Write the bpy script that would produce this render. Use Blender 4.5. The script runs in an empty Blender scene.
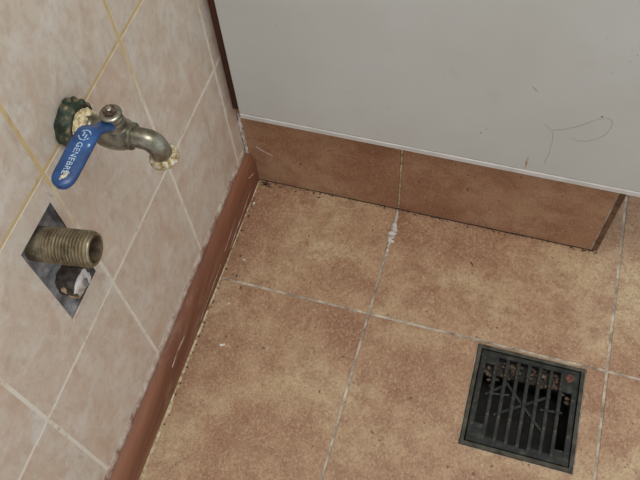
import bpy, bmesh, math, random
from mathutils import Vector, Matrix, noise

random.seed(7)
scene = bpy.context.scene
COL = scene.collection

# ------------------------------------------------------------------ camera
cam_d = bpy.data.cameras.new('camera')
cam_d.sensor_width = 36.0
cam_d.lens = 759.6 / 640.0 * 36.0
cam_d.clip_start = 0.01
cam = bpy.data.objects.new('camera', cam_d)
COL.objects.link(cam)
R0 = Vector((0.957851, 0.281870, -0.055412))
R1 = Vector((0.217136, -0.836710, -0.502761))
R2 = Vector((-0.188077, 0.469539, -0.862647))
m3 = Matrix((R0, -R1, -R2)).transposed()
cam.matrix_world = Matrix.Translation((0.3549, -0.6217, 0.9899)) @ m3.to_4x4()
scene.camera = cam

# ------------------------------------------------------------------ world, lamps, exposure
world = bpy.data.worlds.new('world')
scene.world = world
world.use_nodes = True
wb = world.node_tree.nodes['Background']
wb.inputs['Color'].default_value = (0.91, 0.96, 1.0, 1)
wb.inputs['Strength'].default_value = 0.78

ld = bpy.data.lights.new('ceiling_lamp_light', 'AREA')
ld.shape = 'RECTANGLE'
ld.size = 0.9
ld.size_y = 0.9
ld.energy = 20
ld.color = (1.0, 0.985, 0.95)
lamp = bpy.data.objects.new('ceiling_lamp_light', ld)
lamp.location = (0.50, -0.60, 2.45)
lamp.rotation_euler = (math.radians(0), math.radians(3), 0)
COL.objects.link(lamp)

vs = scene.view_settings
vs.view_transform = 'Standard'
vs.look = 'None'
vs.gamma = 1.0
vs.use_curve_mapping = False
vs.exposure = 0.06


# ------------------------------------------------------------------ helpers
def srgb(r, g, b):
    def f(c):
        c /= 255.0
        return c / 12.92 if c <= 0.04045 else ((c + 0.055) / 1.055) ** 2.4
    return (f(r), f(g), f(b), 1.0)


class Mat:
    """small wrapper that builds a procedural material"""
    def __init__(s, name, base=(0.5, 0.5, 0.5, 1), rough=0.5, metal=0.0, spec=0.5, coords='Object', rnd=True):
        s.m = bpy.data.materials.new(name)
        s.m.use_nodes = True
        s.nt = s.m.node_tree
        s.b = s.nt.nodes['Principled BSDF']
        s.b.inputs['Base Color'].default_value = base
        s.b.inputs['Roughness'].default_value = rough
        s.b.inputs['Metallic'].default_value = metal
        s.b.inputs['Specular IOR Level'].default_value = spec
        tc = s.nt.nodes.new('ShaderNodeTexCoord')
        s.vec = tc.outputs[coords]
        if rnd:
            oi = s.nt.nodes.new('ShaderNodeObjectInfo')
            sc = s.nt.nodes.new('ShaderNodeVectorMath'); sc.operation = 'SCALE'
            sc.inputs[0].default_value = (13.1, 7.7, 9.3)
            s.nt.links.new(oi.outputs['Random'], sc.inputs['Scale'])
            ad = s.nt.nodes.new('ShaderNodeVectorMath'); ad.operation = 'ADD'
            s.nt.links.new(s.vec, ad.inputs[0]); s.nt.links.new(sc.outputs[0], ad.inputs[1])
            s.vec = ad.outputs[0]
            s.rand = oi.outputs['Random']
        s.col = None

    def L(s, a, b): s.nt.links.new(a, b)

    def noise(s, scale, detail=4, rough=0.55, dist=0.0, stretch=None):
        v = s.vec
        if stretch:
            mp = s.nt.nodes.new('ShaderNodeMapping')
            mp.inputs['Scale'].default_value = stretch
            s.L(v, mp.inputs['Vector']); v = mp.outputs[0]
        n = s.nt.nodes.new('ShaderNodeTexNoise')
        n.inputs['Scale'].default_value = scale
        n.inputs['Detail'].default_value = detail
        n.inputs['Roughness'].default_value = rough
        n.inputs['Distortion'].default_value = dist
        s.L(v, n.inputs['Vector'])
        return n.outputs['Fac']

    def ramp(s, fac, stops):
        r = s.nt.nodes.new('ShaderNodeValToRGB')
        e = r.color_ramp.elements
        while len(e) < len(stops): e.new(0.5)
        for el, (p, c) in zip(e, stops):
            el.position = p
            el.color = c if not isinstance(c, (int, float)) else (c, c, c, 1)
        s.L(fac, r.inputs['Fac'])
        return r.outputs['Color']

    def mix(s, fac, a, b, mode='MIX'):
        n = s.nt.nodes.new('ShaderNodeMix'); n.data_type = 'RGBA'; n.blend_type = mode
        for sock, v in ((n.inputs['Factor'], fac), (n.inputs['A'], a), (n.inputs['B'], b)):
            if isinstance(v, (tuple, list)): sock.default_value = v
            elif isinstance(v, (int, float)): sock.default_value = v
            else: s.L(v, sock)
        # colour sockets of the Mix node are addressed by index
        n.inputs[0].default_value = fac if isinstance(fac, (int, float)) else 0.5
        for idx, v in ((6, a), (7, b)):
            if isinstance(v, (tuple, list)): n.inputs[idx].default_value = v
            elif not isinstance(v, (int, float)): s.L(v, n.inputs[idx])
        return n.outputs[2]

    def color(s, c): s.L(c, s.b.inputs['Base Color'])

    def rough(s, c): s.L(c, s.b.inputs['Roughness'])

    def bump(s, h, strength=0.2, dist=0.001):
        n = s.nt.nodes.new('ShaderNodeBump')
        n.inputs['Strength'].default_value = strength
        n.inputs['Distance'].default_value = dist
        s.L(h, n.inputs['Height'])
        s.L(n.outputs[0], s.b.inputs['Normal'])


def link(o, parent=None):
    COL.objects.link(o)
    if parent is not None: o.parent = parent
    return o


def obj(name, verts, faces, mat, parent=None, smooth=False, loc=None, recalc=True):
    me = bpy.data.meshes.new(name)
    me.from_pydata([tuple(v) for v in verts], [], faces)
    if recalc:
        bm = bmesh.new(); bm.from_mesh(me)
        bmesh.ops.recalc_face_normals(bm, faces=bm.faces)
        bm.to_mesh(me); bm.free()
    me.materials.append(mat)
    if smooth:
        for p in me.polygons: p.use_smooth = True
    o = bpy.data.objects.new(name, me)
    if loc: o.location = loc
    return link(o, parent)


def from_bm(name, bm, mat, parent=None, smooth=False, loc=None):
    me = bpy.data.meshes.new(name)
    bmesh.ops.recalc_face_normals(bm, faces=bm.faces)
    bm.to_mesh(me); bm.free()
    me.materials.append(mat)
    if smooth:
        for p in me.polygons: p.use_smooth = True
    o = bpy.data.objects.new(name, me)
    if loc: o.location = loc
    return link(o, parent)


def box_bm(sx, sy, sz, bev=0.0):
    bm = bmesh.new()
    bmesh.ops.create_cube(bm, size=1.0)
    bmesh.ops.scale(bm, vec=(sx, sy, sz), verts=bm.verts)
    if bev > 0:
        bmesh.ops.bevel(bm, geom=bm.edges[:], offset=bev, segments=1, affect='EDGES', profile=0.5)
    return bm


_cache = {}
def box(name, a, b, mat, parent=None, bev=0.0):
    """axis aligned bevelled block between corners a and b; alike sizes share mesh data"""
    c = [(p + q) / 2 for p, q in zip(a, b)]
    s = tuple(round(abs(p - q), 5) for p, q in zip(a, b))
    key = (name, s, mat.name, bev)
    if key not in _cache:
        bm = box_bm(*s, bev)
        me = bpy.data.meshes.new(name); bm.to_mesh(me); bm.free()
        me.materials.append(mat)
        _cache[key] = me
    o = bpy.data.objects.new(name, _cache[key])
    o.location = c
    return link(o, parent)


def empty(name, loc=(0, 0, 0)):
    o = bpy.data.objects.new(name, None)
    o.empty_display_size = 0.02
    o.location = loc
    return link(o)


def tag(o, label, cat, group=None):
    o['label'] = label; o['category'] = cat
    if group: o['group'] = group
    return o


def structure(o, label=None):
    o['kind'] = 'structure'
    if label: o['label'] = label
    return o


def frame_slab(name, axis, outer, inner, top, bottom, mat, parent=None, bev=0.0006):
    """slab with a rectangular hole; axis is the normal: 'z' -> (x,y) rects, 'x' -> (y,z) rects. rect = (u0,v0,u1,v1)"""
    def P(u, v, h): return (u, v, h) if axis == 'z' else (h, u, v)
    def ring(r, g, h):
        u0, v0, u1, v1 = r
        return [P(u0 - g, v0 - g, h), P(u1 + g, v0 - g, h), P(u1 + g, v1 + g, h), P(u0 - g, v1 + g, h)]
    rings = [ring(outer, 0, bottom), ring(outer, 0, top - bev if top > bottom else top + bev), ring(outer, -bev, top),
             ring(inner, 0, top), ring(inner, 0, bottom)]
    verts = [v for r in rings for v in r]
    faces = []
    for k in range(len(rings)):
        a = k * 4; b = ((k + 1) % len(rings)) * 4
        for i in range(4):
            j = (i + 1) % 4
            faces.append((a + i, a + j, b + j, b + i))
    return obj(name, verts, faces, mat, parent)


def lathe(name, profile, mat, parent=None, segs=32, axis='x', jitter=0.0, caps=True, smooth=True, loc=None, seed=0, tilt=None):
    """profile [(pos along axis, radius)]"""
    verts = []; faces = []
    for k, (t, r) in enumerate(profile):
        for i in range(segs):
            a = 2 * math.pi * i / segs
            rr = r
            if jitter:
                rr += jitter * noise.noise(Vector((math.cos(a) * 2.2 + seed, math.sin(a) * 2.2, t * 260)))
            c, s = rr * math.cos(a), rr * math.sin(a)
            verts.append((t, c, s) if axis == 'x' else (c, s, t))
    n = len(profile)
    for k in range(n - 1):
        for i in range(segs):
            j = (i + 1) % segs
            faces.append((k * segs + i, k * segs + j, (k + 1) * segs + j, (k + 1) * segs + i))
    if caps:
        faces.append(tuple(range(segs))); faces.append(tuple((n - 1) * segs + i for i in range(segs)))
    if tilt is not None:
        verts = [tilt @ Vector(v) for v in verts]
    o = obj(name, verts, faces, mat, parent, smooth, loc)
    if smooth:
        sharp(o, 40)
    return o


def sharp(o, deg=35):
    me = o.data
    bm = bmesh.new(); bm.from_mesh(me)
    for e in bm.edges:
        if len(e.link_faces) == 2 and e.calc_face_angle(0) > math.radians(deg): e.smooth = False
    bm.to_mesh(me); bm.free()


def sweep(name, pts, radii, mat, parent=None, segs=20, smooth=True, cap=True, jitter=0.0):
    pts = [Vector(p) for p in pts]
    verts = []; faces = []
    up = Vector((0, 1, 0))
    for k, p in enumerate(pts):
        d = (pts[min(k + 1, len(pts) - 1)] - pts[max(k - 1, 0)]).normalized()
        u = up - d * up.dot(d)
        if u.length < 1e-4: u = Vector((0, 0, 1)) - d * d.z
        u.normalize(); v = d.cross(u)
        for i in range(segs):
            a = 2 * math.pi * i / segs
            r = radii[k]
            if jitter: r *= 1 + jitter * noise.noise(p * 300 + Vector((math.cos(a), math.sin(a), 0)))
            verts.append(p + u * (r * math.cos(a)) + v * (r * math.sin(a)))
    for k in range(len(pts) - 1):
        for i in range(segs):
            j = (i + 1) % segs
            faces.append((k * segs + i, k * segs + j, (k + 1) * segs + j, (k + 1) * segs + i))
    if cap:
        faces.append(tuple(range(segs))); faces.append(tuple((len(pts) - 1) * segs + i for i in range(segs)))
    return obj(name, verts, faces, mat, parent, smooth)


def lumps(name, blobs, mat, parent=None, seed=0, rough=0.35, sub=2, loc=None):
    """several noisy blobs in one mesh; blob = (centre, (rx,ry,rz))"""
    bm = bmesh.new()
    for k, (c, r) in enumerate(blobs):
        res = bmesh.ops.create_icosphere(bm, subdivisions=sub, radius=1.0)
        for v in res['verts']:
            n = noise.noise(v.co * 1.7 + Vector((seed * 3.1 + k * 5.7, k * 2.3, seed)))
            n2 = noise.noise(v.co * 4.1 + Vector((seed + k * 1.7, 3.0, k)))
            f = 1 + rough * n + rough * 0.5 * n2
            v.co = Vector((c[0] + v.co.x * r[0] * f, c[1] + v.co.y * r[1] * f, c[2] + v.co.z * r[2] * f))
    return from_bm(name, bm, mat, parent, True, loc)


def smear(name, path, widths, normal, mat, parent=None, thick=0.0006, seed=0, jag=0.5):
    """thin raised irregular streak along a path on a surface"""
    n = Vector(normal).normalized()
    pts = []
    for a, b, wa, wb in zip(path[:-1], path[1:], widths[:-1], widths[1:]):
        a, b = Vector(a), Vector(b)
        for k in range(6): pts.append((a.lerp(b, k / 6), wa + (wb - wa) * k / 6))
    pts.append((Vector(path[-1]), widths[-1]))
    verts = []; faces = []
    for k, (p, w) in enumerate(pts):
        d = (pts[min(k + 1, len(pts) - 1)][0] - pts[max(k - 1, 0)][0]).normalized()
        s = n.cross(d)
        wl = w * (1 + jag * noise.noise(p * 420 + Vector((seed, 0, 0))) * 1.6)
        wr = w * (1 + jag * noise.noise(p * 420 + Vector((0, seed + 9, 4))) * 1.6)
        wl = max(wl, w * .15); wr = max(wr, w * .15)
        h = thick * (0.8 + 0.5 * noise.noise(p * 600))
        verts += [p - s * wl - n * .0008, p - s * wl * .7 + n * h, p + s * wr * .7 + n * h, p + s * wr - n * .0008]
    m = len(pts)
    for k in range(m - 1):
        for i in range(4):
            j = (i + 1) % 4
            faces.append((k * 4 + i, k * 4 + j, k * 4 + 4 + j, k * 4 + 4 + i))
    faces.append((0, 1, 2, 3)); faces.append(tuple((m - 1) * 4 + i for i in range(4)))
    return obj(name, verts, faces, mat, parent)


# ------------------------------------------------------------------ materials
# floor tile: mottled terracotta tan with fine brown speckle
def terracotta(name, dark, mid, light, blot, g=1.0):
    M = Mat(name, rough=0.5, spec=0.35)
    big = M.noise(6.5, 4, 0.55, 0.4)
    c1 = M.ramp(big, [(0.34, dark), (0.50, mid), (0.66, light)])
    med = M.noise(30, 7, 0.75, 0.25)
    c2 = M.mix(M.ramp(med, [(0.36, 0.75), (0.56, 0.0)]), c1, blot)
    grain = M.noise(310, 5, 0.75)
    c3 = M.mix(M.ramp(grain, [(0.47, 0.0), (0.68, 0.62 * g)]), c2, srgb(108, 72, 52))
    grain2 = M.noise(260, 4, 0.7, stretch=(1.2, 0.9, 1))
    c4 = M.mix(M.ramp(grain2, [(0.50, 0.0), (0.70, 0.50 * g)]), c3, srgb(208, 180, 146))
    spk = M.noise(120, 3, 0.5)
    c5 = M.mix(M.ramp(spk, [(0.69, 0.0), (0.74, 0.75)]), c4, srgb(78, 48, 36))
    M.color(c5)
    M.rough(M.ramp(med, [(0.3, 0.44), (0.7, 0.6)]))
    M.bump(grain, 0.25, 0.0006)
    return M.m
FLOOR_TILE = terracotta('terracotta_floor_tile', srgb(150, 112, 86), srgb(173, 141, 110), srgb(190, 167, 132), srgb(140, 98, 74))
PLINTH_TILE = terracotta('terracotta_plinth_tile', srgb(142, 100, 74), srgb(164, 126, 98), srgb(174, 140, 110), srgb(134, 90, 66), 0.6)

# raw cut edge of the side tile
M = Mat('raw_tile_edge', rough=0.8, spec=0.2)
M.color(M.ramp(M.noise(70, 5, 0.6), [(0.35, srgb(84, 62, 46)), (0.65, srgb(120, 92, 70))]))
RAW_EDGE = M.m

# wall tile: glossy pink beige with cloudy pattern
M = Mat('pink_beige_wall_tile', rough=0.36, spec=0.45)
big = M.noise(11, 5, 0.62, 0.6)
c1 = M.ramp(big, [(0.32, srgb(202, 177, 156)), (0.5, srgb(207, 193, 176)), (0.68, srgb(209, 204, 192))])
med = M.noise(75, 6, 0.72, 0.3, stretch=(1, 1, 0.5))
c2 = M.mix(M.ramp(med, [(0.44, 0.0), (0.66, 0.8)]), c1, srgb(190, 166, 147))
haze = M.noise(30, 7, 0.75, 0.4)
c3 = M.mix(M.ramp(haze, [(0.50, 0.0), (0.68, 0.6)]), c2, srgb(222, 216, 206))
spots = M.noise(210, 2, 0.5)
c4 = M.mix(M.ramp(spots, [(0.74, 0.0), (0.80, 0.5)]), c3, srgb(130, 92, 76))
M.color(c4)
M.rough(M.ramp(haze, [(0.4, 0.34), (0.7, 0.55)]))
M.bump(med, 0.06, 0.0006)
WALL_TILE = M.m

# floor grout: grey with dark grime
M = Mat('floor_grout', rough=0.85, spec=0.2, rnd=False)
c = M.ramp(M.noise(45, 5, 0.65), [(0.36, srgb(124, 110, 94)), (0.5, srgb(166, 154, 138)), (0.66, srgb(204, 194, 178))])
M.color(c); M.bump(M.noise(500, 3), 0.4, 0.0006)
FLOOR_GROUT = M.m

# wall grout: yellowed in places, chalky in others
M = Mat('wall_grout', rough=0.85, spec=0.2, rnd=False)
sep = M.nt.nodes.new('ShaderNodeSeparateXYZ'); M.L(M.vec, sep.inputs[0])
add = M.nt.nodes.new('ShaderNodeMath'); add.operation = 'MULTIPLY_ADD'; add.inputs[1].default_value = 0.25
M.L(M.noise(14, 4, 0.6), add.inputs[0]); M.L(sep.outputs['Z'], add.inputs[2])
base = M.ramp(add.outputs[0], [(0.49, srgb(224, 216, 202)), (0.58, srgb(206, 182, 134))])
c = M.mix(M.ramp(M.noise(70, 5, 0.65), [(0.52, 0.0), (0.7, 0.6)]), base, srgb(164, 138, 104))
M.color(c); M.bump(M.noise(500, 3), 0.4, 0.0006)
WALL_GROUT = M.m

M = Mat('chalky_plaster', rough=0.9, spec=0.2)
M.color(M.ramp(M.noise(90, 5, 0.65), [(0.34, srgb(160, 148, 136)), (0.52, srgb(206, 198, 190)), (0.68, srgb(228, 224, 220))]))
M.bump(M.noise(400, 4), 0.5, 0.0008)
PLASTER = M.m

M = Mat('dusty_grout_strip', rough=0.9, spec=0.2, rnd=False)
M.color(M.ramp(M.noise(60, 6, 0.7), [(0.38, srgb(136, 106, 88)), (0.52, srgb(176, 156, 140)), (0.70, srgb(206, 194, 182))]))
STRIP = M.m
M = Mat('cream_sealant', rough=0.75, spec=0.3)
M.color(M.ramp(M.noise(110, 5, 0.65), [(0.34, srgb(120, 98, 68)), (0.5, srgb(190, 172, 136)), (0.66, srgb(214, 204, 178))]))
SEALANT = M.m

# skirting: reddish brown
M = Mat('red_brown_skirting', rough=0.55, spec=0.35, rnd=False)
g = M.noise(14, 6, 0.6, 0.8, stretch=(1, 0.12, 1))
c1 = M.ramp(g, [(0.34, srgb(94, 56, 40)), (0.52, srgb(126, 80, 58)), (0.70, srgb(148, 102, 78))])
h = M.noise(40, 6, 0.7, 0.5, stretch=(1, 0.25, 1))
c2 = M.mix(M.ramp(h, [(0.54, 0.0), (0.74, 0.5)]), c1, srgb(178, 142, 120))
M.color(c2)
M.bump(h, 0.12, 0.0006)
SKIRT = M.m

M = Mat('white_laminate', rough=0.42, spec=0.4, rnd=False)
g = M.noise(5, 4, 0.6)
c1 = M.ramp(g, [(0.35, srgb(190, 190, 184)), (0.65, srgb(196, 197, 193))])
d = M.noise(120, 3, 0.55)
c2 = M.mix(M.ramp(d, [(0.73, 0.0), (0.80, 0.55)]), c1, srgb(120, 100, 80))
dd = M.noise(16, 6, 0.7, 0.5)
c3 = M.mix(M.ramp(dd, [(0.58, 0.0), (0.75, 0.22)]), c2, srgb(176, 160, 140))
M.color(c3)
M.bump(M.noise(420, 2), 0.03, 0.0005)
LAMINATE = M.m

M = Mat('white_edge_trim', rough=0.35, spec=0.45, rnd=False)
M.color(M.ramp(M.noise(30, 5, 0.6), [(0.35, srgb(194, 192, 186)), (0.6, srgb(208, 206, 201))]))
EDGE_TRIM = M.m
M = Mat('trim_joint_grime', rough=0.8, rnd=False)
M.color(M.ramp(M.noise(60, 4, 0.6), [(0.35, srgb(160, 156, 150)), (0.6, srgb(184, 181, 174))]))
TRIM_JOINT = M.m

M = Mat('dark_stained_wood', rough=0.6, spec=0.3, rnd=False)
M.color(M.ramp(M.noise(30, 6, 0.6, 0.5, stretch=(1, 1, 0.1)), [(0.35, srgb(46, 26, 18)), (0.65, srgb(84, 50, 36))]))
DARK_WOOD = M.m

M = Mat('carcass_board', rough=0.6, rnd=False)
M.color(M.ramp(M.noise(40, 4), [(0.35, srgb(140, 130, 118)), (0.65, srgb(160, 150, 138))]))
CARCASS = M.m

# iron of the drain
M = Mat('grimy_cast_iron', rough=0.6, metal=0.1, spec=0.3, rnd=False)
c1 = M.ramp(M.noise(60, 6, 0.65), [(0.34, srgb(24, 25, 22)), (0.52, srgb(38, 40, 36)), (0.70, srgb(66, 66, 58))])
c2 = M.mix(M.ramp(M.noise(140, 4, 0.6), [(0.62, 0.0), (0.75, 0.5)]), c1, srgb(130, 118, 98))
M.color(c2); M.bump(M.noise(260, 4), 0.5, 0.0008)
IRON = M.m
M = Mat('drain_frame_edge', rough=0.7, metal=0.1, spec=0.3, rnd=False)
c1 = M.ramp(M.noise(60, 6, 0.65), [(0.36, srgb(48, 46, 40)), (0.6, srgb(84, 79, 67))])
M.color(c1); M.bump(M.noise(260, 4), 0.5, 0.0008)
IRON_EDGE = M.m
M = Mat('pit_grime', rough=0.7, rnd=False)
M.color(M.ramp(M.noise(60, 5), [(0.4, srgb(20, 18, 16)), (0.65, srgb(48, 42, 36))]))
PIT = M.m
M = Mat('leaf_litter', rough=0.8)
M.color(M.ramp(M.noise(150, 4), [(0.36, srgb(58, 42, 34)), (0.55, srgb(98, 78, 64)), (0.7, srgb(140, 124, 108))]))
LITTER = M.m
M = Mat('rusty_screw', rough=0.7, metal=0.3)
M.color(M.ramp(M.noise(260, 4), [(0.36, srgb(70, 42, 34)), (0.6, srgb(120, 76, 58))]))
RUST = M.m

# tap metals
M = Mat('worn_nickel_brass', rough=0.34, metal=0.85, spec=0.5)
c1 = M.ramp(M.noise(90, 5, 0.6), [(0.34, srgb(104, 98, 82)), (0.52, srgb(142, 137, 122)), (0.70, srgb(176, 173, 163))])
c2 = M.mix(M.ramp(M.noise(190, 4, 0.6), [(0.58, 0.0), (0.72, 0.5)]), c1, srgb(96, 82, 58))
M.color(c2); M.rough(M.ramp(M.noise(130, 4), [(0.35, 0.26), (0.65, 0.46)]))
NICKEL = M.m
M = Mat('tarnished_nut', rough=0.5, metal=0.7)
M.color(M.ramp(M.noise(300, 4), [(0.36, srgb(62, 48, 42)), (0.6, srgb(118, 98, 86))]))
NUT = M.m
M = Mat('limescale_brass', rough=0.7, metal=0.2)
c1 = M.ramp(M.noise(230, 5, 0.7), [(0.38, srgb(120, 94, 48)), (0.48, srgb(176, 158, 116)), (0.62, srgb(222, 216, 204))])
M.color(c1); M.bump(M.noise(420, 4), 0.6, 0.001)
LIMESCALE = M.m
M = Mat('green_black_collar', rough=0.6, metal=0.25)
c1 = M.ramp(M.noise(120, 5, 0.65), [(0.36, srgb(34, 32, 24)), (0.46, srgb(32, 58, 42)), (0.54, srgb(74, 64, 46)), (0.66, srgb(146, 132, 102))])
M.color(c1); M.bump(M.noise(300, 4), 0.6, 0.001)
COLLAR = M.m
M = Mat('old_thread_tape', rough=0.85)
M.color(M.ramp(M.noise(260, 5, 0.65), [(0.36, srgb(146, 122, 78)), (0.52, srgb(206, 190, 150)), (0.68, srgb(228, 220, 196))]))
M.bump(M.noise(500, 4), 0.7, 0.001)
TAPE = M.m
M = Mat('blue_lever_plastic', rough=0.36, spec=0.5)
c1 = M.ramp(M.noise(60, 4, 0.6), [(0.36, srgb(26, 60, 104)), (0.62, srgb(40, 84, 140))])
c2 = M.mix(M.ramp(M.noise(230, 4, 0.6), [(0.64, 0.0), (0.76, 0.4)]), c1, srgb(90, 120, 170))
M.color(c2)
BLUE = M.m
M = Mat('pale_lettering', rough=0.6)
M.color(M.ramp(M.noise(500, 3), [(0.36, srgb(96, 126, 164)), (0.58, srgb(184, 198, 212))]))
LETTER = M.m
M = Mat('worn_bare_patch', rough=0.6)
M.color(M.ramp(M.noise(400, 3), [(0.36, srgb(160, 140, 104)), (0.6, srgb(214, 202, 176))]))
WORN = M.m
# threaded pipe
M = Mat('dull_bronze_pipe', rough=0.5, metal=0.55)
c1 = M.ramp(M.noise(70, 5, 0.6), [(0.34, srgb(100, 88, 66)), (0.52, srgb(142, 128, 102)), (0.70, srgb(166, 154, 130))])
c2 = M.mix(M.ramp(M.noise(160, 5, 0.65, stretch=(2.5, 1, 1)), [(0.60, 0.0), (0.70, 0.8)]), c1, srgb(206, 198, 180))
M.color(c2); M.bump(M.noise(400, 3), 0.3, 0.0006)
PIPE = M.m
M = Mat('pipe_bore', rough=0.7, metal=0.3)
M.color(M.ramp(M.noise(150, 4), [(0.36, srgb(76, 62, 46)), (0.62, srgb(112, 96, 74))]))
BORE = M.m
M = Mat('grey_mortar', rough=0.85, spec=0.25, rnd=False)
c1 = M.ramp(M.noise(45, 6, 0.65), [(0.34, srgb(98, 97, 98)), (0.52, srgb(140, 139, 140)), (0.70, srgb(186, 182, 178))])
M.color(c1); M.bump(M.noise(220, 5), 0.8, 0.0015)
MORTAR = M.m
M = Mat('ochre_fibre', rough=0.85)
M.color(M.ramp(M.noise(160, 4), [(0.36, srgb(120, 92, 64)), (0.6, srgb(186, 158, 120))]))
OCHRE = M.m
M = Mat('dark_plug', rough=0.6)
M.color(M.ramp(M.noise(160, 4), [(0.36, srgb(40, 34, 30)), (0.62, srgb(86, 74, 66))]))
PLUG = M.m
M = Mat('dark_dirt', rough=0.9)
M.color(M.ramp(M.noise(300, 3), [(0.36, srgb(40, 29, 23)), (0.62, srgb(84, 62, 48))]))
DIRT = M.m
M = Mat('brown_hair', base=srgb(120, 98, 72), rough=0.5)
M.color(M.ramp(M.noise(80, 2), [(0.3, srgb(150, 132, 106)), (0.7, srgb(176, 160, 136))]))
HAIR = M.m
M = Mat('yellow_stain', rough=0.6)
M.color(M.ramp(M.noise(220, 4), [(0.36, srgb(150, 124, 84)), (0.62, srgb(186, 168, 134))]))
STAIN = M.m

# ------------------------------------------------------------------ floor
T = 0.33
XB, YA = 0.2405, -0.1815
G = 0.0017                      # half joint
DR = (0.3985, -0.3300, 0.5435, -0.1865)     # drain opening
floor = frame_slab('floor', 'z', (-0.02, -1.20, 1.30, 0.50), DR, -0.0009, -0.03, FLOOR_GROUT, bev=0.0)
structure(floor, 'grey grout bed under the terracotta floor tiles')
xs = [0.0125, XB, XB + T, XB + 2 * T, XB + 3 * T]
ys = [0.4785, 0.1485, YA, YA - T, YA - 2 * T, YA - 3 * T]
for i in range(4):
    for j in range(5):
        x0, x1, y1, y0 = xs[i] + (G if i else 0), xs[i + 1] - G, ys[j] - G, ys[j + 1] + G
        if i < 2 and j == 0: continue            # hidden behind the plinth
        if i == 1 and j == 2:
            frame_slab('tile', 'z', (x0, y0, x1, y1), (DR[0] - .001, DR[1] - .001, DR[2] + .001, DR[3] + .001), 0.0, -0.008, FLOOR_TILE, floor, 0.0007)
        else:
            box('tile', (x0, y0, -0.008), (x1, y1, 0.0), FLOOR_TILE, floor, 0.0008)

# ------------------------------------------------------------------ left wall with the broken out recess
HO = (-0.4055, 0.3235, -0.3510, 0.4515)     # y0,z0,y1,z1 of the recess
wall = frame_slab('wall_left', 'x', (-1.30, -0.03, 0.50, 1.30), HO, -0.0004, -0.06, WALL_GROUT, bev=0.0)
structure(wall, 'tiled left wall with pale yellowed grout joints')
wy = [0.0, -0.0290, -0.1830, -0.3405, -0.4955, -0.6515, -0.8075, -0.9635, -1.1195, -1.2755]
wz = [0.0795, 0.2795, 0.4805, 0.6810, 0.8815, 1.0820]
GW = 0.0017
for i in range(len(wy) - 1):
    for j in range(len(wz) - 1):
        y1, y0, z0, z1 = wy[i] - GW, wy[i + 1] + GW, wz[j] + GW, wz[j + 1] - GW
        if i == 0: y1 = -0.0005
        if y0 < -0.45 and y1 > -0.36: pass
        if i == 3 and j == 1:
            frame_slab('tile', 'x', (y0, z0, y1, z1), HO, 0.0, -0.007, WALL_TILE, wall, 0.0007)
        else:
            box('tile', (-0.007, y0, z0), (0.0, y1, z1), WALL_TILE, wall, 0.0009)

# the recess: rough mortar cavity
def recess():
    y0, z0, y1, z1 = HO[0] + .0006, HO[1] + .0006, HO[2] - .0006, HO[3] - .0006
    verts = []; faces = []
    nu, nv, D = 14, 26, 0.010
    idx = {}
    for a in range(nu + 1):
        for b in range(nv + 1):
            y = y0 + (y1 - y0) * a / nu; z = z0 + (z1 - z0) * b / nv
            n = noise.noise(Vector((y * 60, z * 60, 1))) * 0.003 + noise.noise(Vector((y * 190, z * 190, 5))) * 0.0012
            low = max(0.0, 1 - (z - z0) / 0.045)
            x = -D + n + low * 0.005
            idx[a, b] = len(verts); verts.append((x, y, z))
    for a in range(nu):
        for b in range(nv):
            faces.append((idx[a, b], idx[a + 1, b], idx[a + 1, b + 1], idx[a, b + 1]))
    border = [idx[a, 0] for a in range(nu + 1)] + [idx[nu, b] for b in range(1, nv + 1)] + \
             [idx[a, nv] for a in range(nu - 1, -1, -1)] + [idx[0, b] for b in range(nv - 1, 0, -1)]
    front = []
    for k in border:
        v = verts[k]; front.append(len(verts)); verts.append((-0.0008, v[1], v[2]))
    for k in range(len(border)):
        m = (k + 1) % len(border)
        faces.append((border[k], border[m], front[m], front[k]))
    o = obj('mortar_recess', verts, faces, MORTAR, wall, True)
    sharp(o, 45)
    o['label'] = 'rough grey mortar inside the rectangular hole'
recess()

# chalky smears on the wall tiles
for k, (path, w) in enumerate([
        ([(0, -0.4080, 0.3180), (0, -0.398, 0.3205), (0, -0.382, 0.3215)], [0.0006, 0.0011, 0.0004]),
        ([(0, -0.4085, 0.380), (0, -0.4080, 0.345), (0, -0.4075, 0.325)], [0.0004, 0.0009, 0.0006]),
        ([(0, -0.3480, 0.4700), (0, -0.3475, 0.4580), (0, -0.3440, 0.4480)], [0.0006, 0.0010, 0.0004]),
        ([(0, -0.1790, 0.2650), (0, -0.1780, 0.2760), (0, -0.1720, 0.2920)], [0.0008, 0.0014, 0.0005])]):
    smear('plaster_smear', path, w, (1, 0, 0), PLASTER, wall, 0.0003, k)

# ------------------------------------------------------------------ skirting along the left wall
def skirting():
    prof = [(0.0, 0.0), (0.0143, 0.0), (0.0143, 0.040), (0.0138, 0.052), (0.0118, 0.061), (0.0078, 0.0665), (0.0035, 0.0685), (0.0, 0.069)]
    verts = []; faces = []
    N = 60
    y0, y1 = -0.0008, -1.28
    for k in range(N + 1):
        y = y0 + (y1 - y0) * k / N
        for (x, z) in prof:
            n = 0.0005 * noise.noise(Vector((x * 200, y * 25, z * 60)))
            verts.append((x + (n if x > 0.001 else 0), y, z))
    m = len(prof)
    for k in range(N):
        for i in range(m):
            j = (i + 1) % m
            faces.append((k * m + i, k * m + j, (k + 1) * m + j, (k + 1) * m + i))
    faces.append(tuple(range(m))); faces.append(tuple(N * m + i for i in range(m)))
    o = obj('baseboard_left', verts, faces, SKIRT, None, True)
    sharp(o, 50)
    return o
skirt = structure(skirting(), 'reddish brown skirting along the foot of the left wall')
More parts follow.
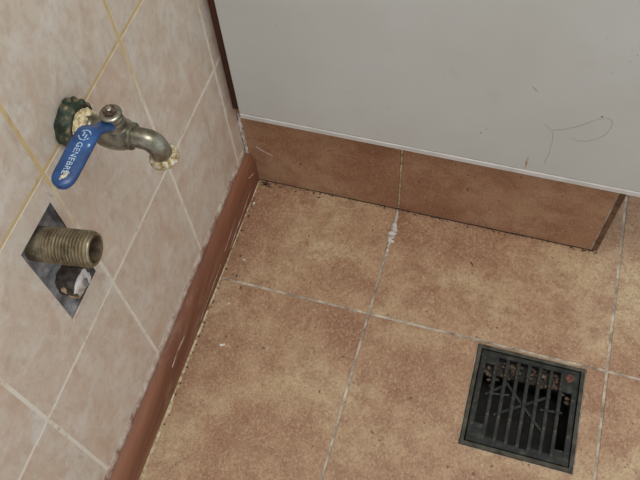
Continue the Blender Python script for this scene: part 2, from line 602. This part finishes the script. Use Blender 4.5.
# grout band between skirting and the lowest tile row, sealant at the floor, white scuffs
def band(name, pts_fn, mat, parent, n=90, y0=-0.002, y1=-1.2, smooth=True):
    verts = []; faces = []
    m = None
    for k in range(n + 1):
        y = y0 + (y1 - y0) * k / n
        ps = pts_fn(y); m = len(ps)
        verts += [(x, y, z) for x, z in ps]
    for k in range(n):
        for i in range(m):
            j = (i + 1) % m
            faces.append((k * m + i, k * m + j, (k + 1) * m + j, (k + 1) * m + i))
    faces.append(tuple(range(m))); faces.append(tuple(n * m + i for i in range(m)))
    return obj(name, verts, faces, mat, parent, smooth)
def top_band(y):
    a = noise.noise(Vector((y * 60, 0, 0))); b = noise.noise(Vector((y * 150, 3, 0)))
    return [(-0.002, 0.066), (0.0022 + 0.0006 * a, 0.0665), (0.0016 + 0.0005 * b, 0.0725 + 0.0012 * a), (0.0003, 0.0795 + 0.001 * b), (-0.002, 0.0795)]
band('grout_strip', top_band, STRIP, skirt, 160)
def low_band(y):
    a = noise.noise(Vector((y * 45, 7, 0))); b = noise.noise(Vector((y * 120, 3, 2)))
    grow = min(1.0, max(0.0, (-y - 0.12) / 0.3))
    w = 0.0016 + 0.0042 * grow * max(0.0, 0.55 + 0.9 * a + 0.5 * b)
    return [(0.012, -0.0005), (0.0143 + w, -0.0005), (0.0143 + w * .6, 0.0008), (0.0146, 0.0014 + 0.002 * grow), (0.012, 0.002)]
band('sealant_strip', low_band, SEALANT, skirt, 200)
for k, (path, w) in enumerate([
        ([(0.0145, -0.036, 0.020), (0.0145, -0.100, 0.012), (0.0145, -0.135, 0.008)], [0.0005, 0.0009, 0.0004]),
        ([(0.0144, -0.100, 0.034), (0.0144, -0.150, 0.026)], [0.0003, 0.0005]),
        ([(0.0144, -0.016, 0.038), (0.0142, -0.032, 0.048)], [0.0016, 0.0010]),
        ([(0.0142, -0.300, 0.048), (0.0141, -0.325, 0.050), (0.0143, -0.345, 0.046)], [0.0010, 0.0020, 0.0008]),
        ([(0.0144, -0.170, 0.020), (0.0144, -0.260, 0.012)], [0.0003, 0.0004])]):
    smear('paint_scuff', path, w, (1, 0, 0.1), STRIP, skirt, 0.0003, k + 20)

# ------------------------------------------------------------------ tiled plinth below the cabinet
plinth = empty('tiled_plinth', (0, 0, 0))
tag(plinth, 'terracotta tiled plinth carrying the white cabinet', 'plinth')
PH = 0.172
box('core', (0.0, 0.0085, -0.001), (0.5290, 0.42, PH), FLOOR_GROUT, plinth)
box('tile', (0.0010, 0.0, 0.0012), (XB - 0.0016, 0.0082, PH - 0.001), PLINTH_TILE, plinth, 0.0007)
box('tile', (XB + 0.0016, 0.0, 0.0012), (0.5278, 0.0082, PH - 0.001), PLINTH_TILE, plinth, 0.0007)
box('side_tile', (0.5293, 0.0004, 0.0012), (0.5375, 0.42, PH - 0.001), RAW_EDGE, plinth, 0.0006)
smear('corner_grout', [(0.5285, 0.0004, 0.002), (0.5285, 0.0004, 0.09), (0.5285, 0.0004, PH - .002)], [0.0008, 0.0010, 0.0008], (0, -1, 0), FLOOR_GROUT, plinth, 0.0002, 3, 0.2)
smear('joint_grout', [(XB, 0.0016, 0.002), (XB, 0.0016, 0.09), (XB, 0.0016, PH - .002)], [0.0014, 0.0015, 0.0014], (0, -1, 0), SEALANT, plinth, 0.0004, 5, 0.1)
smear('joint_grime', [(0.016, -0.0002, 0.0009), (0.15, -0.0002, 0.0009), (0.30, -0.0002, 0.0010), (0.42, -0.0002, 0.0013), (0.532, -0.0002, 0.0012)], [0.0003, 0.0005, 0.0008, 0.0012, 0.0009], (0, -1, 0.25), DIRT, plinth, 0.0008, 12, 0.9)
# plaster in the corner between wall and plinth, and a dragged smear on the first tile
smear('plaster_smear', [(0.003, -0.0006, 0.055), (0.0032, -0.0006, 0.09), (0.0026, -0.0006, 0.125), (0.0035, -0.0006, 0.160)], [0.0028, 0.0020, 0.0030, 0.0016], (0, -1, 0), PLASTER, plinth, 0.001, 8, 0.8)
smear('plaster_smear', [(0.020, -0.0001, 0.088), (0.030, -0.0001, 0.080), (0.046, -0.0001, 0.072)], [0.0006, 0.0014, 0.0003], (0, -1, 0), PLASTER, plinth, 0.0002, 9, 0.9)

# ------------------------------------------------------------------ white cabinet
cab = empty('white_cabinet', (0.0, 0.0, PH))
tag(cab, 'large white laminate cabinet standing on the tiled plinth', 'cabinet')
def cpart(*a, **k):
    o = box(*a, **k)
    o.location.z -= PH
    return o
ZB = 0.1778
cpart('carcass', (0.024, 0.0015, PH), (0.5375, 0.42, 1.02), CARCASS, cab, bev=0.001)
s = cpart('side_strip', (0.0006, -0.0075, ZB - 0.0005), (0.0235, 0.42, 1.02), DARK_WOOD, cab, bev=0.0008)
s['label'] = 'dark brown wooden strip filling the gap to the wall'
d = cpart('door', (0.0162, -0.0200, ZB + 0.0096), (0.600, 0.0012, 1.02), LAMINATE, cab, bev=0.0009)
j = cpart('trim_joint', (0.0168, -0.0196, ZB + 0.0084), (0.5995, 0.0012, ZB + 0.0100), TRIM_JOINT, cab)
e = cpart('edge_trim', (0.0162, -0.0206, ZB - 0.0005), (0.600, 0.0012, ZB + 0.0088), EDGE_TRIM, cab, bev=0.0011)
def door_mark(name, path, w, mat, seed):
    o = smear(name, path, w, (0, -1, 0), mat, d, 0.00012, seed, 0.8)
    o.location = -Vector(d.location) - Vector((0, 0, PH))
    return o
YD = -0.0201

# ------------------------------------------------------------------ floor drain
drain = empty('floor_drain', ((DR[0] + DR[2]) / 2, (DR[1] + DR[3]) / 2, 0))
tag(drain, 'square black iron floor drain with slotted grate set in the tiles', 'floor drain')
DW, DH = DR[2] - DR[0], DR[3] - DR[1]
hw, hh = DW / 2, DH / 2
def rect(w, h): return (-w, -h, w, h)
fr = frame_slab('drain_frame', 'z', rect(hw - .0003, hh - .0003), rect(hw - .0055, hh - .0055), 0.0016, -0.014, IRON_EDGE, drain, 0.001)
frame_slab('grate_rim', 'z', rect(hw - .0068, hh - .0068), rect(hw - .0140, hh - .0135), 0.0012, -0.006, IRON, drain, 0.001)
# bars: nine upright bars, slots follow a rounded outline
hole_w, hole_h = hw - 0.0140, hh - 0.0135
NS = 8
pitch = 2 * hole_w / NS
for k in range(NS - 1):
    x = -hole_w + pitch * (k + 1)
    bw = 0.0025
    box('grate_bar', (x - bw, -hole_h - 0.001, -0.0055), (x + bw, hole_h + 0.001, 0.0008), IRON, drain, 0.0006)
# solid fillets that shorten the outer slots
for sx in (-1, 1):
    for sy in (-1, 1):
        a, b = sorted((sx * hole_w * 1.01, sx * (hole_w - pitch * 0.95)))
        ln = {(-1, 1): 0.012, (-1, -1): 0.020, (1, 1): 0.026, (1, -1): 0.012}[(sx, sy)]
        c, e2 = sorted((sy * hole_h * 1.01, sy * (hole_h - ln)))
        box('slot_fillet', (a, c, -0.0055), (b, e2, 0.0009), IRON, drain, 0.0006)
for k in range(1, NS - 1):
    x0 = -hole_w + pitch * k
    ln = 0.0015 + 0.0012 * ((k * 7) % 4)
    box('slot_fillet', (x0 + .001, -hole_h - .001, -0.0055), (x0 + pitch - .001, -hole_h + ln, 0.0009), IRON, drain, 0.0006)
# crossing ribs under the bars
def rib(a, b, w, z0, z1):
    a, b = Vector(a), Vector(b); dd = (b - a).normalized(); n = Vector((-dd.y, dd.x)) * w
    pts = [a - n, b - n, b + n, a + n]
    verts = [(p.x, p.y, z0) for p in pts] + [(p.x, p.y, z1) for p in pts]
    return obj('cross_rib', verts, [(0, 1, 2, 3), (4, 5, 6, 7), (0, 1, 5, 4), (1, 2, 6, 5), (2, 3, 7, 6), (3, 0, 4, 7)], IRON, drain)
rib((-0.027, 0.027), (0.030, -0.030), 0.0017, -0.0062, -0.0016)
rib((-0.036, -0.022), (0.032, 0.022), 0.0017, -0.0062, -0.0016)
rib((-0.051, 0.003), (-0.026, 0.024), 0.0015, -0.0062, -0.0016)
rib((-0.046, 0.006), (-0.020, 0.010), 0.0013, -0.0062, -0.0018)
rib((0.022, 0.001), (0.050, 0.004), 0.0015, -0.0062, -0.0016)
# pit
def pit():
    w, h, dpt = hw - .004, hh - .004, 0.09
    v = [(-w, -h, -.006), (w, -h, -.006), (w, h, -.006), (-w, h, -.006), (-w * .8, -h * .8, -dpt), (w * .8, -h * .8, -dpt), (w * .8, h * .8, -dpt), (-w * .8, h * .8, -dpt)]
    return obj('pit', v, [(0, 1, 5, 4), (1, 2, 6, 5), (2, 3, 7, 6), (3, 0, 4, 7), (4, 5, 6, 7)], PIT, drain)
pit()
lit = []
rr = random.Random(4)
for k in range(90):
    x = rr.uniform(-0.056, 0.056); y = rr.uniform(0.040, 0.060) - 0.006 * rr.random()
    if x < -0.036 or x > 0.04: y -= 0.022 * rr.random()
    lit.append(((x, y, -0.0115 + 0.003 * rr.random()), (rr.uniform(.002, .0045), rr.uniform(.002, .004), .0025)))
o = lumps('leaf_litter', lit, LITTER, drain, 3, 0.5, 1)
o['kind'] = 'stuff'; o['label'] = 'brown litter caught below the far end of the slots'
# ledge that carries the litter
box('ledge', (-hw + .006, hh - .035, -0.022), (hw - .006, hh - .005, -0.0125), PIT, drain)
for (x, y) in ((-hw + .0105, hh - .0105), (-hw + .0105, -hh + .0105), (hw - .0105, -hh + .0105)):
    lathe('screw_hole', [(0.0009, 0.0024), (0.00145, 0.0022), (0.00145, 0.0014), (0.0010, 0.0013)], PIT, drain, 14, 'z', loc=(x, y, 0))
o = lathe('rusty_screw', [(0.0008, 0.0058), (0.0020, 0.0056), (0.0027, 0.0046), (0.0028, 0.0020), (0.0022, 0.0016)], RUST, drain, 18, 'z', jitter=0.0006, loc=(hw - .0195, hh - .0190, 0))
o['label'] = 'rusty round screw head in the far right corner'

# ------------------------------------------------------------------ ball valve tap on the wall
tap = empty('wall_tap', (0, -0.290, 0.4865))
tag(tap, 'nickel ball valve tap with blue lever handle on the wall', 'tap')
# collar: squashed, grimy eight sided nut
def collar():
    verts = []; faces = []
    prof = [(0.0002, 0.0200), (0.003, 0.0218), (0.009, 0.0216), (0.0125, 0.0206), (0.0145, 0.0190), (0.0140, 0.0150), (0.010, 0.0120)]
    S = 40
    for k, (x, r) in enumerate(prof):
        for i in range(S):
            a = 2 * math.pi * i / S
            oct_ = 1 + 0.035 * math.cos(8 * a)
            nn = 1 + 0.10 * noise.noise(Vector((math.cos(a) * 2.4, math.sin(a) * 2.4, x * 200)))
            verts.append((x + 0.0012 * noise.noise(Vector((a * 2, x * 99, 3))) * (k > 1), r * oct_ * nn * math.cos(a), r * oct_ * nn * math.sin(a)))
    for k in range(len(prof) - 1):
        for i in range(S):
            j = (i + 1) % S
            faces.append((k * S + i, k * S + j, (k + 1) * S + j, (k + 1) * S + i))
    faces.append(tuple(range(S))); faces.append(tuple((len(prof) - 1) * S + i for i in range(S)))
    o = obj('wall_collar', verts, faces, COLLAR, tap, True); sharp(o, 35)
    o['label'] = 'grimy dark green collar against the wall'
collar()
lumps('collar_lug', [((0.0040, 0.0070, 0.0200), (0.0042, 0.0042, 0.0038)), ((0.0125, 0.0130, 0.0150), (0.0030, 0.0040, 0.0026))], COLLAR, tap, 2, 0.2)
o = lathe('thread_tape', [(0.0095, 0.0118), (0.0120, 0.0140), (0.0135, 0.0146), (0.0150, 0.0138), (0.0165, 0.0150), (0.0185, 0.0140), (0.0200, 0.0146), (0.0218, 0.0134), (0.0232, 0.0136), (0.0245, 0.0118)], TAPE, tap, 48, 'x', jitter=0.0030, seed=3)
o['label'] = 'cream thread tape bunched around the inlet'
# body
lathe('body', [(0.018, 0.0095), (0.0195, 0.0118), (0.0250, 0.0122), (0.0262, 0.0110), (0.0285, 0.0108), (0.0320, 0.0122), (0.0370, 0.0138), (0.0430, 0.0146),
               (0.0500, 0.0146), (0.0555, 0.0136), (0.0590, 0.0120), (0.0600, 0.0122), (0.0632, 0.0120), (0.0640, 0.0106)], NICKEL, tap, 36)
lathe('stem_housing', [(0.006, 0.0100), (0.016, 0.0098), (0.0178, 0.0095), (0.0180, 0.0088), (0.0215, 0.0086), (0.0225, 0.0076)], NICKEL, tap, 28, 'z', loc=(0.0495, 0, 0))
def hexnut(name, r, z0, z1, mat, loc):
    v = []
    for z, rr_ in ((z0, r), (z1 - .0008, r), (z1, r * .86)):
        for i in range(6):
            a = math.pi / 3 * i + 0.3
            v.append((rr_ * math.cos(a), rr_ * math.sin(a), z))
    f = []
    for k in range(2):
        for i in range(6):
            j = (i + 1) % 6
            f.append((k * 6 + i, k * 6 + j, k * 6 + 6 + j, k * 6 + 6 + i))
    f += [tuple(range(6)), tuple(range(12, 18))]
    return obj(name, v, f, mat, tap, False, loc)
lathe('stem_cap', [(0.0246, 0.0060), (0.0248, 0.0094), (0.0268, 0.0096), (0.0276, 0.0090), (0.0280, 0.0074)], NICKEL, tap, 28, 'z', loc=(0.0498, 0, 0))
hexnut('stem_nut', 0.0060, 0.0278, 0.0322, NUT, (0.0498, 0, 0))
lathe('stem_end', [(0.0316, 0.0028), (0.0330, 0.0027), (0.0335, 0.0018)], NICKEL, tap, 14, 'z', loc=(0.0498, 0, 0))
# steel tongue under the nut
box('lever_tongue', (0.0425, -0.011, 0.0224), (0.0565, 0.0072, 0.0246), NICKEL, tap, 0.0006)

# blue lever: cranked grip
def lever():
    secs = [(-0.0085, 0.0220, 0.0072, 0.0495), (-0.0130, 0.0236, 0.0080, 0.0495), (-0.0195, 0.0306, 0.0090, 0.0492), (-0.0255, 0.0364, 0.0096, 0.0490), (-0.0300, 0.0386, 0.0099, 0.0487),
            (-0.0360, 0.0389, 0.0102, 0.0486), (-0.0500, 0.0386, 0.0104, 0.0484), (-0.0620, 0.0381, 0.0103, 0.0483), (-0.0725, 0.0377, 0.0102, 0.0482),
            (-0.0765, 0.0376, 0.0096, 0.0482), (-0.0800, 0.0375, 0.0080, 0.0482), (-0.0823, 0.0374, 0.0056, 0.0482), (-0.0834, 0.0374, 0.0024, 0.0482)]
    shape = [(-1, 0), (-0.97, 0.55), (-0.86, 1), (0, 1.0), (0.86, 1), (0.97, 0.55), (1, 0), (0.97, -0.55), (0.86, -1), (0, -1), (-0.86, -1), (-0.97, -0.55)]
    th = 0.0028
    v = []; f = []
    for (y, z, w, cx) in secs:
        for (a, b) in shape: v.append((cx + a * w, y, z + b * th))
    m = len(shape)
    for k in range(len(secs) - 1):
        for i in range(m):
            j = (i + 1) % m
            f.append((k * m + i, k * m + j, k * m + m + j, k * m + m + i))
    f += [tuple(range(m)), tuple((len(secs) - 1) * m + i for i in range(m))]
    o = obj('lever', v, f, BLUE, tap, True)
    o['label'] = 'blue plastic covered lever handle'
    return o
lev = lever()
def text_mesh(name, body, size, loc, rotz, mat, parent, tiltx=0.0):
    cu = bpy.data.curves.new(name, 'FONT')
    cu.body = body; cu.size = size; cu.extrude = 0.00012; cu.align_x = 'LEFT'; cu.align_y = 'CENTER'
    cu.space_character = 1.08; cu.offset = 0.00004
    t = bpy.data.objects.new(name, cu); COL.objects.link(t)
    dg = bpy.context.evaluated_depsgraph_get()
    me = bpy.data.meshes.new_from_object(t.evaluated_get(dg))
    bpy.data.objects.remove(t)
    me.materials.clear(); me.materials.append(mat)
    o = bpy.data.objects.new(name, me)
    o.location = loc; o.rotation_euler = (tiltx, 0, rotz)
    return link(o, parent)
o = text_mesh('lettering', 'GENEBRE', 0.0070, (0.0484, -0.0425, 0.0416), -math.pi / 2, LETTER, lev)
o.rotation_euler = (0, 0.014, -math.pi / 2)
# round emblem: open ring with a short tick inside
def emblem():
    v = []; f = []
    segs = [(0.3, 2.5), (3.4, 5.9)]
    for a0, a1 in segs:
        n = 12; base = len(v)
        for k in range(n + 1):
            a = a0 + (a1 - a0) * k / n
            for r in (0.0043, 0.0052):
                for z in (0, 0.0002): v.append((r * math.cos(a), r * math.sin(a), z))
        for k in range(n):
            b = base + k * 4
            f += [(b, b + 2, b + 6, b + 4), (b + 1, b + 3, b + 7, b + 5), (b, b + 1, b + 5, b + 4), (b + 2, b + 3, b + 7, b + 6)]
    for (cx, cy, w, h) in ((-0.0012, 0.001, 0.0006, 0.0020), (0.0014, -0.001, 0.0006, 0.0018)):
        b = len(v)
        for z in (0, 0.0002): v += [(cx - w, cy - h, z), (cx + w, cy - h, z), (cx + w, cy + h, z), (cx - w, cy + h, z)]
        f += [(b + 4, b + 5, b + 6, b + 7), (b, b + 1, b + 5, b + 4), (b + 1, b + 2, b + 6, b + 5), (b + 2, b + 3, b + 7, b + 6), (b + 3, b, b + 4, b + 7)]
    return obj('emblem', v, f, LETTER, lev, False, (0.0487, -0.0355, 0.0416))
emblem()
o = smear('bare_patch', [(0.0500, -0.0695, 0.0405), (0.0486, -0.0735, 0.0404), (0.0474, -0.0785, 0.0403)], [0.0022, 0.0030, 0.0014], (0, 0, 1), WORN, lev, 0.0002, 4, 0.9)
o = smear('paint_chip', [(0.0560, -0.0425, 0.0414), (0.0562, -0.0455, 0.0414)], [0.0012, 0.0012], (0, 0, 1), LETTER, lev, 0.0003, 6, 0.2)

# spout: bends down to the outlet
def spout():
    pts = []; rad = []
    for x in (0.060, 0.066, 0.0728): pts.append((x, 0, 0)); rad.append(0.0092)
    cx, cz, rb = 0.0735, -0.0100, 0.0100
    BA = 80
    for k in range(1, 13):
        a = math.radians(BA * k / 12)
        pts.append((cx + rb * math.sin(a), 0, cz + rb * math.cos(a))); rad.append(0.0092 + 0.0003 * math.sin(a))
    dirv = Vector((math.cos(math.radians(BA)), 0, -math.sin(math.radians(BA))))
    end = Vector(pts[-1])
    for t in (0.003, 0.006, 0.009, 0.0115): pts.append(tuple(end + dirv * t)); rad.append(0.0095)
    end = end + dirv * 0.0078
    return sweep('spout', pts, rad, NICKEL, tap, 24), end, dirv
sp, send, sdir = spout()
def outlet(name, prof, mat, jit, seed):
    zax = sdir.normalized(); yax = Vector((0, 1, 0)); xax = yax.cross(zax)
    mt = Matrix((xax, yax, zax)).transposed().to_4x4()
    mt.translation = send
    return lathe(name, prof, mat, tap, 30, 'z', jitter=jit, seed=seed, tilt=mt)
o = outlet('outlet_ring', [(0.0015, 0.0100), (0.0020, 0.0124), (0.0048, 0.0134), (0.0075, 0.0134), (0.0092, 0.0124), (0.0105, 0.0104), (0.0098, 0.0080), (0.0060, 0.0075)], LIMESCALE, 0.0012, 2)
o['label'] = 'outlet ring crusted with pale limescale'

# ------------------------------------------------------------------ threaded pipe stub in the recess
stub = empty('threaded_pipe', (-0.004, -0.3805, 0.4265))
tag(stub, 'open dull bronze threaded pipe stub sticking out of the wall hole', 'pipe')
root = Vector((0, 0, 0)); endv = Vector((0.0505, 0.0062, 0.002))
ax = endv.normalized(); yv = (Vector((0, 1, 0)) - ax * ax.y).normalized(); zv = ax.cross(yv)
PM = Matrix((ax, yv, zv)).transposed().to_4x4()
LEN = endv.length
def threads():
    R = 0.0163
    prof = [(-0.009, R * .97), (0.006, R * .97), (0.0075, R * .985)]
    n = 13; p0, p1 = 0.0085, LEN - 0.002
    step = (p1 - p0) / n
    for k in range(n):
        t = p0 + k * step
        prof += [(t, R * 0.89), (t + step * .12, R * .89), (t + step * .42, R), (t + step * .68, R), (t + step * .98, R * 0.89)]
    prof += [(LEN - 0.0012, R * .93), (LEN, R * .90), (LEN, R * .76)]
    lathe('threaded_tube', prof, PIPE, stub, 40, 'x', jitter=0.0003, caps=False, tilt=PM, smooth=False)
    lathe('bore', [(LEN, R * .762), (LEN - .004, R * .75), (-0.006, R * .75), (-0.006, 0.0004)], BORE, stub, 32, 'x', caps=False, tilt=PM)
threads()

# ------------------------------------------------------------------ plugged pipe below it
plug = empty('plugged_pipe', (0.002, -0.3785, 0.3555))
tag(plug, 'broken pipe end plugged with white paste below the threaded pipe', 'pipe')
lathe('pipe_socket', [(-0.012, 0.0158), (0.004, 0.0158), (0.0065, 0.0148), (0.0068, 0.0122), (0.004, 0.0116)], PLUG, plug, 28, 'x', jitter=0.0008)
o = lumps('white_paste', [((0.0062, 0.0005, -0.0005), (0.0034, 0.0128, 0.0128)), ((0.0070, 0.0060, -0.007), (0.003, 0.006, 0.005))], PLASTER, plug, 4, 0.35, 3)
o = lumps('paste_core', [((0.0098, 0.0015, -0.001), (0.0014, 0.0036, 0.0046))], MORTAR, plug, 8, 0.5)
o = lumps('broken_rim', [((-0.003, -0.0135, 0.0040), (0.0045, 0.003, 0.006)), ((0.002, -0.0130, -0.0035), (0.0045, 0.003, 0.006)), ((0.004, -0.0105, -0.0100), (0.0032, 0.003, 0.004))], OCHRE, plug, 3, 0.5)
o['label'] = 'ochre broken rim pieces'

# ------------------------------------------------------------------ crumbs and small things on the floor
def thing_lump(name, label, cat, x, y, r, mat, seed, group=None, rot=0.0, sub=1, rough=0.35):
    o = lumps(name, [((0, 0, 0), r)], mat, None, seed, rough, sub, loc=(x, y, r[2] * .75))
    o.rotation_euler.z = rot
    return tag(o, label, cat, group)

pl = [((0.0, 0.0, 0), (0.0022, 0.004, 0.0018))]
pl = []
rr = random.Random(11)
for t in range(26):
    u = t / 25
    yy = -0.010 - 0.074 * u
    wid = 0.0012 + 0.0060 * math.exp(-((u - 0.45) / 0.22) ** 2)
    pl.append(((XB + 0.0008 + rr.gauss(0, 0.4) * wid, yy + rr.uniform(-.002, .002), 0.0004), (rr.uniform(.5, 1) * wid * .8 + .0008, rr.uniform(.0020, .0050), rr.uniform(.0009, .0018))))
o = lumps('plaster_lump', pl, PLASTER, None, 6, 0.5, 2)
tag(o, 'lumpy white plaster dried over the floor joint in front of the plinth', 'plaster')

bm = box_bm(0.0072, 0.0030, 0.0018, 0.0003)
o = from_bm('plaster_chip', bm, PLASTER, None, False, (0.0542, -0.2817, 0.0008)); o.rotation_euler.z = 0.35
tag(o, 'oblong white chip lying on the tile beside the skirting', 'chip')
thing_lump('plaster_crumb', 'tiny white crumb on the tile above the oblong chip', 'crumb', 0.0406, -0.2194, (0.0015, 0.0026, 0.0013), PLASTER, 3)
thing_lump('plaster_flake', 'small flat white flake near the far end of the skirting', 'flake', 0.0375, -0.1445, (0.0040, 0.0016, 0.0007), PLASTER, 5)
thing_lump('pale_pebble', 'small pale pebble in the corner by the skirting', 'pebble', 0.0205, -0.0458, (0.0024, 0.0028, 0.0020), PLASTER, 9)
thing_lump('dark_pellet', 'dark pellet next to the small white flake', 'crumb', 0.0315, -0.1400, (0.0016, 0.0016, 0.0014), DIRT, 1)
thing_lump('dark_pellet', 'dark pellet beside the floor joint at the skirting', 'crumb', 0.0370, -0.1728, (0.0013, 0.0022, 0.0012), DIRT, 2)
thing_lump('dark_pellet', 'dark pellet right of the oblong white chip', 'crumb', 0.0757, -0.2790, (0.0013, 0.0013, 0.0011), DIRT, 3)
thing_lump('dark_pellet', 'dark pellet near the pale pebble by the skirting', 'crumb', 0.0200, -0.0701, (0.0016, 0.0018, 0.0014), DIRT, 4)
o = thing_lump('dark_splinter', 'thin dark splinter on the tile between plinth and drain', 'splinter', 0.3665, -0.0659, (0.0008, 0.0050, 0.0007), DIRT, 6, rot=0.75)

# loose dirt along the foot of the plinth and the skirting
rr = random.Random(21)
bl = []
for k in range(150):
    t = rr.random()
    if rr.random() < 0.72:
        x = 0.018 + t * 0.52; y = -abs(rr.gauss(0, 0.0022)) - 0.0006
        if x < 0.20 and rr.random() < .5: x = 0.018 + rr.random() * 0.11; y *= 2.0
    else:
        x = 0.0165 + abs(rr.gauss(0, 0.0018)); y = -0.01 - t * 0.4
    r = rr.uniform(0.0004, 0.0012)
    bl.append(((x, y, 0.0003), (r * rr.uniform(1, 2.2), r, r * .7)))
for k in range(34):
    r = rr.uniform(0.0007, 0.0018)
    bl.append(((0.020 + 0.016 * rr.random(), -0.002 - 0.008 * rr.random(), 0.0004), (r, r * .8, r * .6)))
o = lumps('loose_dirt', bl, DIRT, None, 2, 0.5, 1)
o['kind'] = 'stuff'
tag(o, 'dark loose dirt scattered along the foot of plinth and skirting', 'dirt')

# hair stuck to the door, and stains
def smooth_path(P, n=6):
    P = [Vector(p) for p in P]; out = []
    for k in range(len(P) - 1):
        p0, p1, p2, p3 = P[max(k - 1, 0)], P[k], P[k + 1], P[min(k + 2, len(P) - 1)]
        for t in range(n):
            u = t / n
            out.append(0.5 * ((2 * p1) + (p2 - p0) * u + (2 * p0 - 5 * p1 + 4 * p2 - p3) * u * u + (3 * p1 - p0 - 3 * p2 + p3) * u ** 3))
    out.append(P[-1]); return out
hp = [(0.4101, 0.2809), (0.4160, 0.2770), (0.4198, 0.2727), (0.4433, 0.2853), (0.4612, 0.3032), (0.4710, 0.3100), (0.4790, 0.3070), (0.4806, 0.3001), (0.4800, 0.2880), (0.4740, 0.2760), (0.4595, 0.2643), (0.4430, 0.2640)]
pts = smooth_path([(x, YD - 0.0002, z) for x, z in hp])
o = sweep('hair_strand', pts, [0.00015] * len(pts), HAIR, None, 5)
tag(o, 'fine looped hair stuck to the white cabinet door', 'hair')
hp = [(0.4198, 0.2727), (0.4240, 0.2560), (0.4250, 0.2300), (0.4240, 0.2080)]
pts = smooth_path([(x, YD - 0.0002, z) for x, z in hp])
o = sweep('hair_strand', pts, [0.00013] * len(pts), HAIR, None, 5)
tag(o, 'fine straight hair hanging below the looped hair on the door', 'hair')
door_mark('stain', [(0.4028, YD, 0.2130), (0.4025, YD, 0.2040), (0.4032, YD, 0.1900)], [0.0008, 0.0016, 0.0006], STAIN, 1)
door_mark('stain', [(0.3844, YD, 0.3394), (0.3900, YD, 0.3345), (0.3930, YD, 0.3310)], [0.0004, 0.0013, 0.0010], STAIN, 2)
for k, (x, z, r) in enumerate([(0.3403, 0.2429, 0.0009), (0.4671, 0.3108, 0.0011), (0.4765, 0.4095, 0.0012), (0.4692, 0.4147, 0.0009), (0.4720, 0.3990, 0.0008), (0.2880, 0.3300, 0.0008),
                               (0.3900, 0.4000, 0.0007), (0.3740, 0.3870, 0.0006), (0.4050, 0.3760, 0.0006), (0.4480, 0.4000, 0.0008), (0.4600, 0.3800, 0.0007)]):
    door_mark('grime_spot', [(x - r, YD, z), (x, YD, z), (x + r, YD, z - r * .4)], [r * .5, r, r * .5], DIRT if k < 2 else TRIM_JOINT, k + 30)
